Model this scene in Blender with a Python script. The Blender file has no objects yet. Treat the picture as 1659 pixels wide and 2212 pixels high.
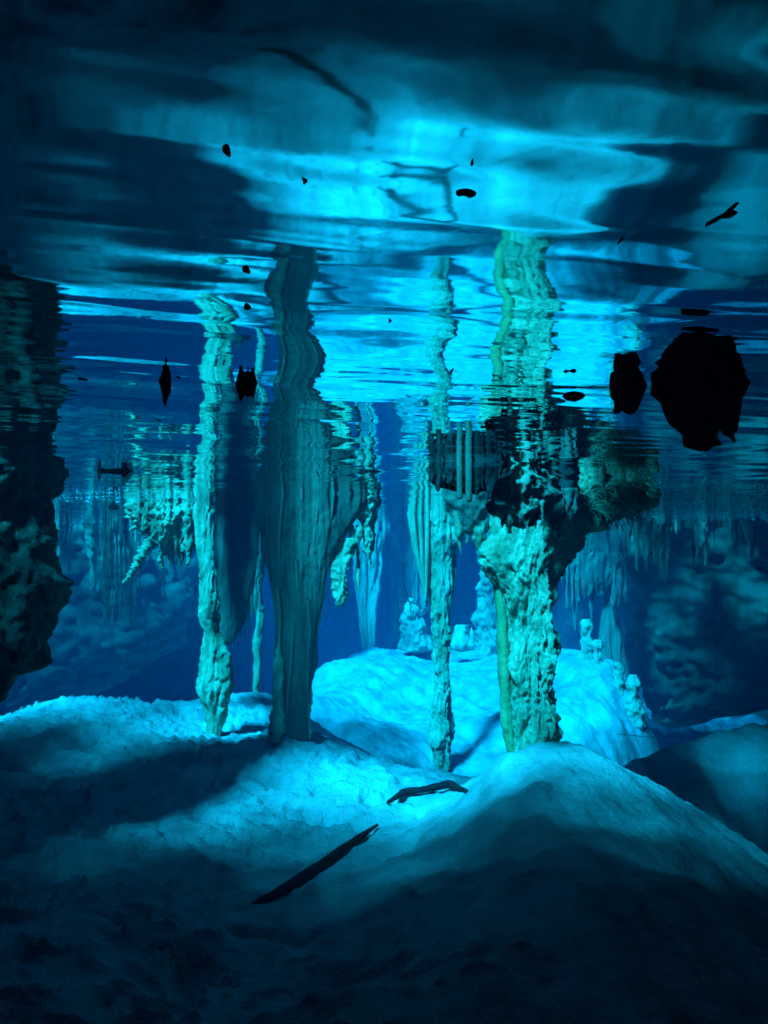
import bpy, bmesh, math, random
import numpy as np
from mathutils import Vector
from mathutils.geometry import delaunay_2d_cdt

S = bpy.context.scene
COL = S.collection
R = math.radians
random.seed(7)

# ------------------------------------------------------------------ camera
F, HOR, CW, CH = 1703.0, 1170.0, 829.5, 1106.0     # photo measured at 1659 x 2212
PITCH = math.atan((HOR - CH) / F)
DEPTH = 0.35                                         # lens below the water surface (z = 0)
cam_d = bpy.data.cameras.new("Camera")
cam = bpy.data.objects.new("Camera", cam_d)
COL.objects.link(cam)
cam.location = (0, 0, -DEPTH)
cam.rotation_euler = (R(90) + PITCH, 0, 0)
cam_d.sensor_fit = 'VERTICAL'
cam_d.angle = 2 * math.atan(CH / F)
cam_d.clip_start, cam_d.clip_end = 0.02, 400
S.camera = cam

# ------------------------------------------------------------------ daylight
SUN_EL, SUN_AZ = 53.0, 216.0                         # azimuth the light comes from (0 = +Y, clockwise)
w = bpy.data.worlds.new("World")
S.world = w
w.use_nodes = True
nt = w.node_tree
nt.nodes.clear()
sky = nt.nodes.new("ShaderNodeTexSky")
sky.sky_type = 'NISHITA'
sky.sun_disc = False
sky.sun_elevation = R(SUN_EL)
sky.sun_rotation = R(SUN_AZ)
bg = nt.nodes.new("ShaderNodeBackground")
bg.inputs[1].default_value = 0.009
wo = nt.nodes.new("ShaderNodeOutputWorld")
nt.links.new(sky.outputs[0], bg.inputs[0])
nt.links.new(bg.outputs[0], wo.inputs[0])
ld = bpy.data.lights.new("Sun", 'SUN')
ld.energy = 5.0
ld.angle = R(9)
ld.color = (0.03, 0.64, 1.0)
sun = bpy.data.objects.new("Sun", ld)
COL.objects.link(sun)
SD = Vector((-math.sin(R(SUN_AZ)) * math.cos(R(SUN_EL)), -math.cos(R(SUN_AZ)) * math.cos(R(SUN_EL)), -math.sin(R(SUN_EL))))
sun.rotation_euler = SD.to_track_quat('-Z', 'Y').to_euler()
sun.location = (-4, -6, 12)

S.view_settings.view_transform = 'Standard'
S.view_settings.look = 'None'
S.view_settings.exposure = 2.0
S.view_settings.gamma = 1
S.render.engine = 'CYCLES'
cy = S.cycles
cy.use_denoising = True
cy.max_bounces = 5
cy.diffuse_bounces = 1
cy.glossy_bounces = 3
cy.transmission_bounces = 2
cy.volume_bounces = 1
cy.transparent_max_bounces = 10
cy.caustics_reflective = False
cy.caustics_refractive = False
cy.sample_clamp_indirect = 4

# ------------------------------------------------------------------ helpers
def at(px, py, Y):
    """photo pixel + distance -> world point"""
    u, v = (px - CW) / F, (CH - py) / F
    y = math.cos(PITCH) - math.sin(PITCH) * v
    z = math.sin(PITCH) + math.cos(PITCH) * v
    s = Y / y
    return np.array((u * s, Y, -DEPTH + z * s))

_rng = np.random.RandomState(3)
_perm = np.tile(_rng.permutation(256), 3)
_grad = _rng.normal(size=(256, 3))
_grad /= np.linalg.norm(_grad, axis=1)[:, None]
def pn(P):
    P = np.asarray(P, float)
    I = np.floor(P).astype(int)
    f = P - I
    I &= 255
    u = f * f * f * (f * (f * 6 - 15) + 10)
    out = 0
    for a in (0, 1):
        for b in (0, 1):
            for c in (0, 1):
                h = _perm[_perm[_perm[I[:, 0] + a] + I[:, 1] + b] + I[:, 2] + c]
                g = (_grad[h] * (f - np.array((a, b, c)))).sum(1)
                wt = (u[:, 0] if a else 1 - u[:, 0]) * (u[:, 1] if b else 1 - u[:, 1]) * (u[:, 2] if c else 1 - u[:, 2])
                out = out + g * wt
    return out
def fbm(P, o=4, g=0.5):
    s, a, out = 1.0, 1.0, 0
    P = np.asarray(P, float)
    for k in range(o):
        out = out + a * pn(P * s + k * 17.3)
        s *= 2.03
        a *= g
    return out
def ridge(P, o=3):
    s, a, out = 1.0, 1.0, 0
    for k in range(o):
        out = out + a * (0.5 - np.abs(pn(P * s + k * 9.1)) * 1.6)
        s *= 2.1
        a *= 0.5
    return out

def mesh_obj(name, V, faces, mat, parent=None, smooth=True):
    me = bpy.data.meshes.new(name)
    V = np.asarray(V, float)
    if parent is not None:
        V = V - np.array(parent.location)
    me.from_pydata(V.tolist(), [], faces)
    if smooth:
        me.polygons.foreach_set("use_smooth", [True] * len(me.polygons))
    me.materials.append(mat)
    me.update()
    o = bpy.data.objects.new(name, me)
    COL.objects.link(o)
    if parent is not None:
        o.parent = parent
    return o
def grid_faces(n, m, wrap=False, off=0):
    out = []
    mm = m if wrap else m - 1
    for i in range(n - 1):
        for j in range(mm):
            a = off + i * m + j
            b = off + i * m + (j + 1) % m
            out.append((a, a + m, b + m, b))
    return out
def fast_grid(name, V, nr, nc, mat, keep=None):
    i = np.arange((nr - 1) * nc).reshape(nr - 1, nc)[:, :-1].ravel()
    q = np.stack((i, i + nc, i + nc + 1, i + 1), 1)[:, ::-1]
    if keep is not None: q = q[keep[q].mean(1) > 0]
    me = bpy.data.meshes.new(name)
    me.vertices.add(len(V)); me.vertices.foreach_set("co", np.asarray(V, np.float32).ravel())
    me.loops.add(q.size); me.loops.foreach_set("vertex_index", q.ravel().astype(np.int32))
    me.polygons.add(len(q)); me.polygons.foreach_set("loop_start", np.arange(0, q.size, 4, dtype=np.int32))
    me.polygons.foreach_set("loop_total", np.full(len(q), 4, np.int32))
    me.polygons.foreach_set("use_smooth", np.ones(len(q), bool))
    me.materials.append(mat); me.update(); me.validate()
    o = bpy.data.objects.new(name, me); COL.objects.link(o)
    return o
def tag(o, label=None, cat=None, group=None, kind=None):
    if label: o['label'] = label
    if cat: o['category'] = cat
    if group: o['group'] = group
    if kind: o['kind'] = kind
    return o
def thing(name, loc, label, cat, group=None):
    o = bpy.data.objects.new(name, None)
    o.empty_display_size = 0.1
    COL.objects.link(o)
    o.location = [float(v) for v in loc]
    return tag(o, label, cat, group)

# ------------------------------------------------------------------ materials
def new_mat(name):
    m = bpy.data.materials.new(name)
    m.use_nodes = True
    t = m.node_tree
    t.nodes.clear()
    return m, t, t.nodes.new("ShaderNodeOutputMaterial")
def rock(name, c1, c2, scale=6.0, zs=0.5, bump=0.01, bscale=40.0, rough=0.9, fine=0.004, contrast=(0.35, 0.65)):
    m, t, out = new_mat(name)
    N, L = t.nodes.new, t.links.new
    b = N("ShaderNodeBsdfPrincipled")
    b.inputs['Roughness'].default_value = rough
    b.inputs['Specular IOR Level'].default_value = 0.15
    geo = N("ShaderNodeNewGeometry")
    mp = N("ShaderNodeVectorMath"); mp.operation = 'MULTIPLY'
    mp.inputs[1].default_value = (1, 1, zs)
    L(geo.outputs['Position'], mp.inputs[0])
    n1 = N("ShaderNodeTexNoise"); n1.inputs['Scale'].default_value = scale
    n1.inputs['Detail'].default_value = 6; n1.inputs['Roughness'].default_value = 0.65
    L(mp.outputs[0], n1.inputs['Vector'])
    cr = N("ShaderNodeValToRGB")
    cr.color_ramp.elements[0].position, cr.color_ramp.elements[1].position = contrast
    cr.color_ramp.elements[0].color = (*c1, 1)
    cr.color_ramp.elements[1].color = (*c2, 1)
    L(n1.outputs['Fac'], cr.inputs[0])
    L(cr.outputs[0], b.inputs['Base Color'])
    n2 = N("ShaderNodeTexNoise"); n2.inputs['Scale'].default_value = bscale
    n2.inputs['Detail'].default_value = 5; n2.inputs['Roughness'].default_value = 0.7
    L(mp.outputs[0], n2.inputs['Vector'])
    bp = N("ShaderNodeBump"); bp.inputs['Strength'].default_value = 1.0
    bp.inputs['Distance'].default_value = bump
    L(n2.outputs['Fac'], bp.inputs['Height'])
    n3 = N("ShaderNodeTexNoise"); n3.inputs['Scale'].default_value = bscale * 4
    n3.inputs['Detail'].default_value = 3
    L(geo.outputs['Position'], n3.inputs['Vector'])
    bp2 = N("ShaderNodeBump"); bp2.inputs['Distance'].default_value = fine
    L(n3.outputs['Fac'], bp2.inputs['Height'])
    L(bp.outputs[0], bp2.inputs['Normal'])
    L(bp2.outputs[0], b.inputs['Normal'])
    L(b.outputs[0], out.inputs[0])
    return m

M_col = rock("ochre_limestone", (0.22, 0.25, 0.13), (0.82, 0.83, 0.54), 7, 0.35, 0.030, 40, fine=.014)
M_col_lit = rock("lit_ochre_limestone", (0.42, 0.45, 0.24), (0.86, 0.87, 0.58), 7, 0.35, 0.045, 26, fine=.020)  # ochre limestone lightened so the centre column and fan read as lit
M_olive = rock("olive_calcite", (0.24, 0.26, 0.11), (0.42, 0.45, 0.21), 5, 0.3, 0.008, 20)
M_pale = rock("pale_limestone", (0.36, 0.36, 0.24), (0.62, 0.62, 0.44), 4, 0.4, 0.015, 22)
M_grey = rock("grey_limestone", (0.13, 0.13, 0.10), (0.30, 0.30, 0.21), 4, 0.3, 0.02, 20)
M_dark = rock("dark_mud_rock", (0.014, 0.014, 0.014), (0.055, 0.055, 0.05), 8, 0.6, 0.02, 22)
M_mud = rock("mud_coated_limestone", (0.06, 0.06, 0.05), (0.24, 0.24, 0.18), 5, 0.5, 0.02, 20)
M_drape = rock("shaded_grey_drapery", (0.04, 0.045, 0.035), (0.19, 0.20, 0.14), 5, 0.3, 0.02, 22)  # grey limestone darkened: shade on the drapery and curtain put into the colour
M_silt = rock("white_silt", (0.24, 0.24, 0.235), (0.56, 0.56, 0.55), 2.6, 1, 0.022, 13, fine=0.006, contrast=(0.28, 0.60))
M_root = rock("fine_roots", (0.14, 0.15, 0.08), (0.48, 0.49, 0.31), 9, 1, 0.003, 60)
M_wood = rock("waterlogged_wood", (0.012, 0.011, 0.010), (0.035, 0.032, 0.028), 12, 1, 0.008, 50)
M_leaf = rock("dead_leaf", (0.010, 0.008, 0.006), (0.024, 0.018, 0.012), 40, 1, 0.001, 150, fine=0.0004)
M_line = rock("white_line", (0.6, 0.6, 0.58), (0.75, 0.75, 0.72), 60, 1, 0.0005, 300, fine=0.0)

# ------------------------------------------------------------------ ground
PTS = [  # photo pixel, distance
 # left mound: crest, shelf with the columns, front
 (-500,1700,6.5),(-200,1600,6.8),(0,1550,7.0),(60,1524,7.3),(150,1511,7.5),(300,1517,7.6),(430,1522,7.6),
 (540,1508,8.3),(600,1512,8.2),(460,1592,6.5),(630,1584,5.9),(560,1560,7.2),(670,1585,6.3),(760,1622,6.0),(860,1662,5.6),(960,1700,5.2),(1005,1712,5.0),
 (720,1640,5.6),(850,1700,5.1),(930,1732,4.9),(600,1610,5.7),(520,1602,6.0),(350,1600,6.0),(150,1600,6.0),
 (0,1750,4.7),(300,1740,4.8),(550,1740,4.8),(740,1740,4.75),(-400,1900,4.2),
 (0,2000,3.0),(300,2000,3.05),(200,1850,3.9),(480,1850,4.05),(560,1965,3.45),(690,1885,3.9),(815,1795,4.4),(640,1830,4.2),
 (0,2212,2.25),(300,2180,2.5),(-400,2300,2.2),(500,2230,2.3),
 # right ridge
 (1180,1604,4.3),(1130,1628,4.3),(1070,1664,4.35),(1010,1712,4.45),(930,1768,4.4),(1240,1618,4.35),(1300,1648,4.3),(1400,1690,4.25),(1500,1755,4.2),(1659,1862,4.05),(1900,2000,3.8),
 (1150,1720,3.6),(1000,1800,3.85),(1180,1880,2.85),(1180,2080,2.2),(1400,1880,3.0),(1600,1990,2.9),(1659,2212,2.2),(900,1900,3.35),(1000,2200,1.95),(800,2080,2.7),(1300,1770,3.5),(1100,1960,2.55),
 # valley behind the ridge, right mound
 (1130,1690,5.0),(1300,1760,5.2),(1500,1860,5.2),(1700,1900,5.2),
 (1390,1668,5.9),(1440,1637,6.0),(1500,1606,6.2),(1570,1588,6.3),(1640,1573,6.4),(1760,1562,6.5),(1659,1720,5.5),(1550,1710,5.6),
 # far lit floor
 (870,1650,9.8),(950,1690,9.9),(1060,1695,9.8),(1200,1640,10.2),(1320,1665,10.6),(1352,1600,11.2),(1372,1520,12.4),(1340,1462,13.4),(1250,1412,15.5),
 (950,1745,7.2),(1100,1745,7.2),(800,1690,7.4),
 (600,1510,12.0),(690,1446,14.5),(780,1416,16.8),(900,1392,18.5),(1000,1388,19),(1150,1384,19),
 (800,1560,12.2),(950,1560,12.6),(1100,1545,12.8),(950,1450,16),(1100,1445,16.2),(720,1595,10.6),
]
pts = [at(*p) for p in PTS]
def deep(x, y, z): pts.append(np.array((x, y, z)))
for x in (-9, -5, -3, -1.6): deep(x, 10.5, -4.8)
for x in (-14, -9, -6, -3.6): deep(x, 15, -6.0)
for x in (-12, -6, 0, 5, 10): deep(x, 25, -5.5)
for x in (-12, -4, 4, 12): deep(x, 32, -5)
deep(-10, 7, -2.6); deep(10, 4, -3); 
for q in ((1490,1620,11.2),(1510,1540,12.8),(1480,1450,14.8),(1500,1620,9.5),(1580,1560,13)):
    p = at(*q); deep(p[0], p[1], -5.6)
deep(4.6, 9.5, -5.2); deep(6.5, 11, -6.4); deep(7, 14, -6.5); deep(10, 9, -6); deep(4.2, 8.0, -4.4); deep(2.4, 7.4, -3.4); deep(6.2, 8.4, -5)
deep(12, 18, -6); deep(7.2, 17, -5.5); deep(-2.6, 12.5, -5.2); deep(-3.5, 18, -5.5)
deep(-2, 0.5, -1.75); deep(0, 0.5, -1.75); deep(2, 0.5, -1.75); deep(0, -2, -1.9); deep(-6, -2, -2); deep(6, -2, -2); deep(5, 2.5, -2.4)
pts = np.array(pts)
def kern(r): return np.sqrt(r * r + 0.02)
XY = pts[:, :2]
Kd = kern(np.linalg.norm(XY[:, None] - XY[None], axis=2))
n = len(pts)
A = np.zeros((n + 1, n + 1)); A[:n, :n] = Kd + np.eye(n) * -0.01; A[:n, n] = 1; A[n, :n] = 1
rhs = np.zeros(n + 1); rhs[:n] = pts[:, 2]
WT = np.linalg.solve(A, rhs)
def ground_h(x, y):
    x = np.atleast_1d(np.asarray(x, float)); y = np.atleast_1d(np.asarray(y, float))
    out = np.empty(len(x))
    for i in range(0, len(x), 20000):
        q = np.stack((x[i:i + 20000], y[i:i + 20000]), 1)
        out[i:i + 20000] = kern(np.linalg.norm(q[:, None] - XY[None], axis=2)) @ WT[:n] + WT[n]
    P = np.stack((x, y, np.zeros_like(x)), 1)
    far = np.clip((y - 7.5) / 2, 0, 1)
    out += 0.035 * fbm(P * 1.1, 3)
    left = np.clip((0.5 - x) / 1.2, 0, 1) * (1 - far)
    wp = P + 0.12 * np.stack((fbm(P * 2 + 3, 2), fbm(P * 2 + 9, 2), np.zeros_like(x)), 1)
    pit = np.clip(-fbm(wp * 3.4 + 5, 3) - 0.08, 0, 1)                  # hollows in the silt
    out -= pit * (0.04 + 0.20 * left) * (1 - 0.8 * far)
    clod = np.clip(fbm(wp * (9, 13, 1) + 40, 3) - .12, 0, .6)          # clods and leaf scraps under silt
    out += clod * (0.025 + 0.075 * left) * (1 - far)
    out += (0.009 * fbm(P * 9, 3) + .004 * fbm(P * 26, 2)) * (1 - 0.5 * far)
    # creases that run down the ridge and the far floor
    q = np.stack((x * 1.0 + y * 0.1, (y - x * .15) * 0.25, np.zeros_like(x)), 1)
    out += (1 - far) * (1 - left) * .06 * ridge(q * 2.6, 3)
    q = np.stack((x * 0.75 + y * 0.5, (y * 0.9 - x * 0.5) * 0.16, np.zeros_like(x)), 1)
    out += far * (0.10 * ridge(q * 1.0, 3) + 0.075 * ridge(q * 3.1 + 4, 3) + 0.08 * fbm(P * 1.6, 3) + .05 * fbm(P * (5, 5, 1), 3))
    edge = np.clip((x - .27 * y + .9) / 1.2, 0, 1) * far               # flowstone bulges along the right edge
    out += edge * .35 * np.abs(fbm(P * 1.3 + 11, 3))
    return out
ys = np.concatenate((np.linspace(-3, 1.2, 24)[:-1], np.geomspace(1.2, 34, 640)))
us = np.concatenate((np.linspace(-1, -.42, 26)[:-1], np.linspace(-.42, .42, 600), np.linspace(.42, 1, 26)[1:]))
gx = (us[None, :] * (np.abs(ys)[:, None] * 1.1 + 3.0)).ravel()
gy = np.repeat(ys, len(us))
ground = fast_grid("ground", np.stack((gx, gy, ground_h(gx, gy)), 1), len(ys), len(us), M_silt)
tag(ground, kind="structure")

# ------------------------------------------------------------------ water surface (seen from below: mirror outside the refraction window)
def wave(x, y):
    z = np.zeros_like(x)
    rg = random.Random(5)
    for lam, sl in ((1.7, .002), (1.1, .003), (0.75, .005), (0.5, .006), (0.36, .006), (0.27, .005)):
        for k in range(3):
            a = rg.uniform(-0.9, 0.9) + math.pi / 2
            kk = 2 * math.pi / (lam * rg.uniform(0.85, 1.15))
            z += (sl / kk) * np.sin(kk * (math.cos(a) * x + math.sin(a) * y) + rg.uniform(0, 6.28))
    return z
wy = np.concatenate((np.linspace(-3, 0.15, 20)[:-1], np.geomspace(0.15, 30, 620)))
wu = np.linspace(-1, 1, 360)
wx = (wu[None, :] * (np.abs(wy)[:, None] * 0.75 + 0.5)).ravel()
wyy = np.repeat(wy, len(wu))
m, t, out = new_mat("water_surface")
N, L = t.nodes.new, t.links.new
gl = N("ShaderNodeBsdfGlossy"); gl.inputs['Roughness'].default_value = 0.018
gl.inputs['Color'].default_value = (0.97, 0.98, 0.98, 1)
tr = N("ShaderNodeBsdfTransparent")
fr = N("ShaderNodeFresnel"); fr.inputs['IOR'].default_value = 1.333
mx = N("ShaderNodeMixShader")
geo = N("ShaderNodeNewGeometry")
mp = N("ShaderNodeVectorMath"); mp.operation = 'MULTIPLY'; mp.inputs[1].default_value = (0.38, 1, 1)
L(geo.outputs['Position'], mp.inputs[0])
sx = N("ShaderNodeSeparateXYZ"); L(geo.outputs['Position'], sx.inputs[0])
ma = N("ShaderNodeMapRange"); ma.inputs[1].default_value = 1.0; ma.inputs[2].default_value = 3.0     # a breeze ruffles the right side
L(sx.outputs[0], ma.inputs[0])
mb_ = N("ShaderNodeMapRange"); mb_.inputs[1].default_value = 3.5; mb_.inputs[2].default_value = 8.0
L(sx.outputs[1], mb_.inputs[0])
mm_ = N("ShaderNodeMath"); mm_.operation = 'MULTIPLY'; L(ma.outputs[0], mm_.inputs[0]); L(mb_.outputs[0], mm_.inputs[1])
nr_ = N("ShaderNodeTexNoise"); nr_.inputs['Scale'].default_value = 9; nr_.inputs['Detail'].default_value = 2
L(geo.outputs['Position'], nr_.inputs['Vector'])
prev = N("ShaderNodeBump"); prev.inputs['Distance'].default_value = 0.02
L(mm_.outputs[0], prev.inputs['Strength']); L(nr_.outputs['Fac'], prev.inputs['Height'])
md_ = N("ShaderNodeMapRange"); md_.inputs[1].default_value = 0.7; md_.inputs[2].default_value = 1.8; md_.inputs[3].default_value = 0.6
L(sx.outputs[1], md_.inputs[0])
mf_ = N("ShaderNodeMapRange"); mf_.inputs[1].default_value = 1.2; mf_.inputs[2].default_value = 3.2; mf_.inputs[3].default_value = 1.0; mf_.inputs[4].default_value = 0.22
L(sx.outputs[1], mf_.inputs[0])
mq_ = N("ShaderNodeMath"); mq_.operation = 'MULTIPLY'; L(md_.outputs[0], mq_.inputs[0]); L(mf_.outputs[0], mq_.inputs[1])
mr_ = N("ShaderNodeMapRange"); mr_.inputs[1].default_value = 0.7; mr_.inputs[2].default_value = 1.7; mr_.inputs[3].default_value = 0.05; mr_.inputs[4].default_value = 0.014
L(sx.outputs[1], mr_.inputs[0]); L(mr_.outputs[0], gl.inputs['Roughness'])
for sc, dist in ((5.2, 0.0052), (12.0, 0.0016), (36.0, 0.00008)):
    n1 = N("ShaderNodeTexNoise"); n1.inputs['Scale'].default_value = sc; n1.inputs['Detail'].default_value = 0.6
    n1.inputs['Distortion'].default_value = 0.7
    vr = N("ShaderNodeMapping"); vr.inputs['Rotation'].default_value = (0, 0, 0.33 if sc < 5 else (-0.24 if sc < 20 else 0.5)); vr.inputs['Location'].default_value = (sc * .37, sc * .11, 0)
    vs_ = N("ShaderNodeVectorMath"); vs_.operation = 'MULTIPLY'; vs_.inputs[1].default_value = (0.25, 1, 1)
    L(geo.outputs['Position'], vr.inputs['Vector']); L(vr.outputs[0], vs_.inputs[0]); L(vs_.outputs[0], n1.inputs['Vector'])
    bp = N("ShaderNodeBump"); bp.inputs['Distance'].default_value = dist
    L(n1.outputs['Fac'], bp.inputs['Height'])
    if sc > 6: L(mq_.outputs[0], bp.inputs['Strength'])
    if prev: L(prev.outputs[0], bp.inputs['Normal'])
    prev = bp
L(prev.outputs[0], gl.inputs['Normal'])
L(fr.outputs[0], mx.inputs[0]); L(tr.outputs[0], mx.inputs[1]); L(gl.outputs[0], mx.inputs[2])
L(mx.outputs[0], out.inputs[0])
M_water = m
WF = [tuple(reversed(f)) for f in grid_faces(len(wy), len(wu))]
water = mesh_obj("water", np.stack((wx, wyy, wave(wx, wyy)), 1), WF, M_water)
tag(water, kind="structure")

# ------------------------------------------------------------------ rock formations
def tube(prof, Y, mat, name, parent=None, ratio=0.8, style="crust", seed=0, top=None, step=0.014, amp=1.0, nseg=None, yslope=0.0):
    """prof: (py, left px, right px) read off the photo at distance Y; top: (z, half width) above the water"""
    rows = []
    for py, xl, xr in sorted(prof):
        a, b = at(xl, py, Y), at(xr, py, Y)
        rows.append((a[2], (a[0] + b[0]) / 2, abs(b[0] - a[0]) / 2))
    rows.sort(key=lambda r: -r[0])
    if top:
        rows.insert(0, (top[0], rows[0][1] + (top[2] if len(top) > 2 else 0), top[1]))
    zz = np.array([r[0] for r in rows]); cx = np.array([r[1] for r in rows]); hw = np.array([r[2] for r in rows])
    ln = zz[0] - zz[-1]
    nr = max(12, int(ln / step))
    z = np.linspace(zz[0], zz[-1], nr)
    c = np.interp(-z, -zz, cx); h = np.interp(-z, -zz, hw)
    k = np.ones(5) / 5
    if nr > 12:
        c = np.convolve(np.pad(c, 2, 'edge'), k, 'valid'); h = np.convolve(np.pad(h, 2, 'edge'), k, 'valid')
    mw = max(hw)
    ns = nseg or int(np.clip(2 * math.pi * mw / step, 20, 220))
    th = np.linspace(0, 2 * math.pi, ns, endpoint=False)
    C, T = np.repeat(c, ns), np.tile(th, nr)
    H, Z = np.repeat(h, ns), np.repeat(z, ns)
    X = C + H * np.cos(T); YY = Y + H * ratio * np.sin(T) + yslope * (Z - zz[0])
    P = np.stack((X, YY, Z), 1) + seed * 7.7
    sz = np.minimum(H, 0.25) / 0.25                   # relief shrinks on slim parts
    if style == "crust":
        W_ = P + .05 * np.stack((fbm(P * 5, 2), fbm(P * 5 + 7, 2), fbm(P * 5 + 3, 2)), 1)
        d = 0.060 * ridge(W_ * (4, 4, 1.1), 2) + 0.028 * fbm(W_ * (10, 10, 2.4), 3) + 0.042 * ridge(W_ * (18, 18, 3.6), 3) + .020 * ridge(P * (40, 40, 22), 2)
        d = d + .055 * ridge(W_ * (8, 8, .6), 2)
        d = d * np.clip(1 + 1.1 * fbm(P * (3, 3, 2) + 50, 2), .3, 1.35)
    elif style == "drape":
        d = 0.10 * ridge(P * (5.5, 5.5, 0.45), 3) + 0.035 * fbm(P * (14, 14, 2.2), 3) + .012 * ridge(P * (34, 34, 12), 2)
    elif style == "lump":
        d = 0.10 * fbm(P * (4, 4, 4), 3) + 0.05 * ridge(P * (9, 9, 8), 3)
    elif style == "boulder":
        d = 0.5 * fbm(P * 0.9, 2) + 0.35 * np.abs(fbm(P * 1.7, 3)) + 0.14 * ridge(P * 2.6, 3) + 0.06 * fbm(P * 6, 2)
    else:
        d = 0.02 * fbm(P * (6, 6, 1.5), 3)
    d = d - d.mean()
    d = d * amp * (0.4 + 0.6 * sz if style != "boulder" else 1)
    if style == 'drape': d = d * (.25 + .75 * np.abs(np.sin(T)))
    d = np.maximum(d, -0.6 * H)
    V = np.stack((X + d * np.cos(T), YY + d * np.sin(T) * (0.5 + 0.5 * ratio), Z + 0.35 * d * 0), 1)
    fs = grid_faces(nr, ns, True)
    V = np.vstack((V, [[c[0], Y, z[0]], [c[-1], Y + yslope * (z[-1] - zz[0]), z[-1] - 0.3 * h[-1]]]))
    a, b = len(V) - 2, len(V) - 1
    for j in range(ns):
        fs.append((a, j, (j + 1) % ns))
        o = (nr - 1) * ns
        fs.append((b, o + (j + 1) % ns, o + j))
    return mesh_obj(name, V, fs, mat, parent)
def stal(x, y0, y1, wd, Y, mat, name="stalactite", parent=None, style="crust", lean=0, amp=1.0, seed=0, top=None, **kw):
    """a pointed stalactite x px, from y0 down to y1, width wd px at its root"""
    pr = [] if top else [(y0 - 6, x - wd * .22, x + wd * .22)]
    for t_ in (0, .25, .5, .75, .92, 1):
        hw = wd / 2 * (1 - t_) ** 0.62
        xc = x + lean * t_
        pr.append((y0 + (y1 - y0) * t_, xc - max(hw, 0.6), xc + max(hw, 0.6)))
    return tube(pr, Y, mat, name, parent, 0.85, style, seed, top, amp=amp, **kw)
def strands(lines, mat, name, parent=None, sides=5, rough=0):
    """lines: (list of points, start radius, end radius) -> one mesh of thin tapered tubes"""
    V, fs = [], []
    for pl, r0, r1 in lines:
        pl = [Vector(p) for p in pl]
        base = len(V)
        if rough:
            q = []
            for i in range(len(pl) - 1):
                q += [pl[i].lerp(pl[i + 1], k / 8) for k in range(8)]
            pl = q + [pl[-1]]
        for i, p in enumerate(pl):
            d = (pl[min(i + 1, len(pl) - 1)] - pl[max(i - 1, 0)]).normalized()
            s = d.cross(Vector((0.3, 0.9, 0.2))).normalized(); u = d.cross(s)
            r = r0 + (r1 - r0) * i / max(1, len(pl) - 1)
            for k in range(sides):
                rj = 1 + rough * random.uniform(-1, 1)
                a = 2 * math.pi * k / sides
                V.append(tuple(p + s * (r * rj * math.cos(a)) + u * (r * rj * math.sin(a))))
        fs += grid_faces(len(pl), sides, True, base)
    return mesh_obj(name, V, fs, mat, parent)
def seam(Y): return HOR - F * DEPTH / Y
ZC = 1.15   # underside of the cave ceiling above the water

# -- left column with its dark curtain
Y = 6.6
T = thing("rock_column", at(460, 1590, Y), "crusty yellow green column lit on its left, with a ragged dark curtain on its right side", "rock column", "columns between floor and ceiling")
tube([(1082,424,470),(1117,421,468),(1180,421,468),(1230,431,470),(1295,429,470),(1362,441,472),(1411,438,487),(1430,435,486),(1461,432,493),(1478,426,495),(1500,426,494),(1518,429,491),(1530,438,486),(1560,440,480),(1598,441,477),(1625,441,477)], Y, M_col, "column", T, 0.8, "crust", 1, (ZC + .1, 0.2), amp=1.15)
tube([(1080,466,560),(1200,468,556),(1300,470,545),(1340,472,530),(1370,474,512),(1388,478,506)], Y + .35, M_drape, "curtain", T, 0.35, "drape", 2, (ZC + .1, 0.25))
for i, (x, y1) in enumerate(((544,1352),(536,1372),(528,1380),(519,1390),(511,1398),(503,1402),(552,1330))):
    stal(x, 1290, y1, 10, Y + .35, M_grey, "stalactite", T, seed=i, amp=.6)

# -- slim column
Y = 8.3
T = thing("rock_column", at(552, 1508, Y), "slimmest column, a thin pale stalk standing on the mound behind two thick columns", "rock column", "columns between floor and ceiling")
tube([(1312,555,574),(1330,553,575),(1360,549,570),(1427,548,563),(1480,546,559),(1498,545,559),(1512,540,562)], Y, M_col, "stalk", T, 0.9, "crust", 3)
tube([(seam(Y),536,572),(1180,538,570),(1230,540,567),(1262,541,564),(1290,546,566),(1318,556,572)], Y, M_grey, "hanging_root_rock", T, 0.8, "crust", 4, (ZC + .1, .2))

# -- mid column with broad drapery
Y = 5.8
T = thing("rock_column", at(632, 1584, Y), "broad shadowed column that widens upwards into grey fluted drapery, in the middle left", "rock column", "columns between floor and ceiling")
tube([(seam(Y),548,800),(1090,552,794),(1110,556,780),(1150,564,752),(1200,572,718),(1230,577,708),(1262,584,702),(1300,590,698),(1330,592,690),(1362,593,683),(1395,593,683),(1428,593,684),(1465,589,677),(1494,588,670),(1540,592,668),(1590,592,667),(1615,592,667)], Y, M_drape, "drapery", T, 0.2, "drape", 5, (ZC + .1, 0.55), amp=1.1)
def on_drape(px, py):
    pr = ((1067,556,782),(1110,562,765),(1150,568,738),(1200,574,708),(1230,578,703),(1300,590,698),(1362,593,683),(1428,593,684),(1494,588,670),(1592,592,667))
    l_, r_ = np.interp(py, [q[0] for q in pr], [q[1] for q in pr]), np.interp(py, [q[0] for q in pr], [q[2] for q in pr])
    t_ = np.clip((px - (l_ + r_) / 2) / ((r_ - l_) / 2), -1, 1)
    return at(px, py, Y - .2 * (r_ - l_) / 2 / F * Y * math.sqrt(1 - t_ * t_) - .005)
lit_rib = []
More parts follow.
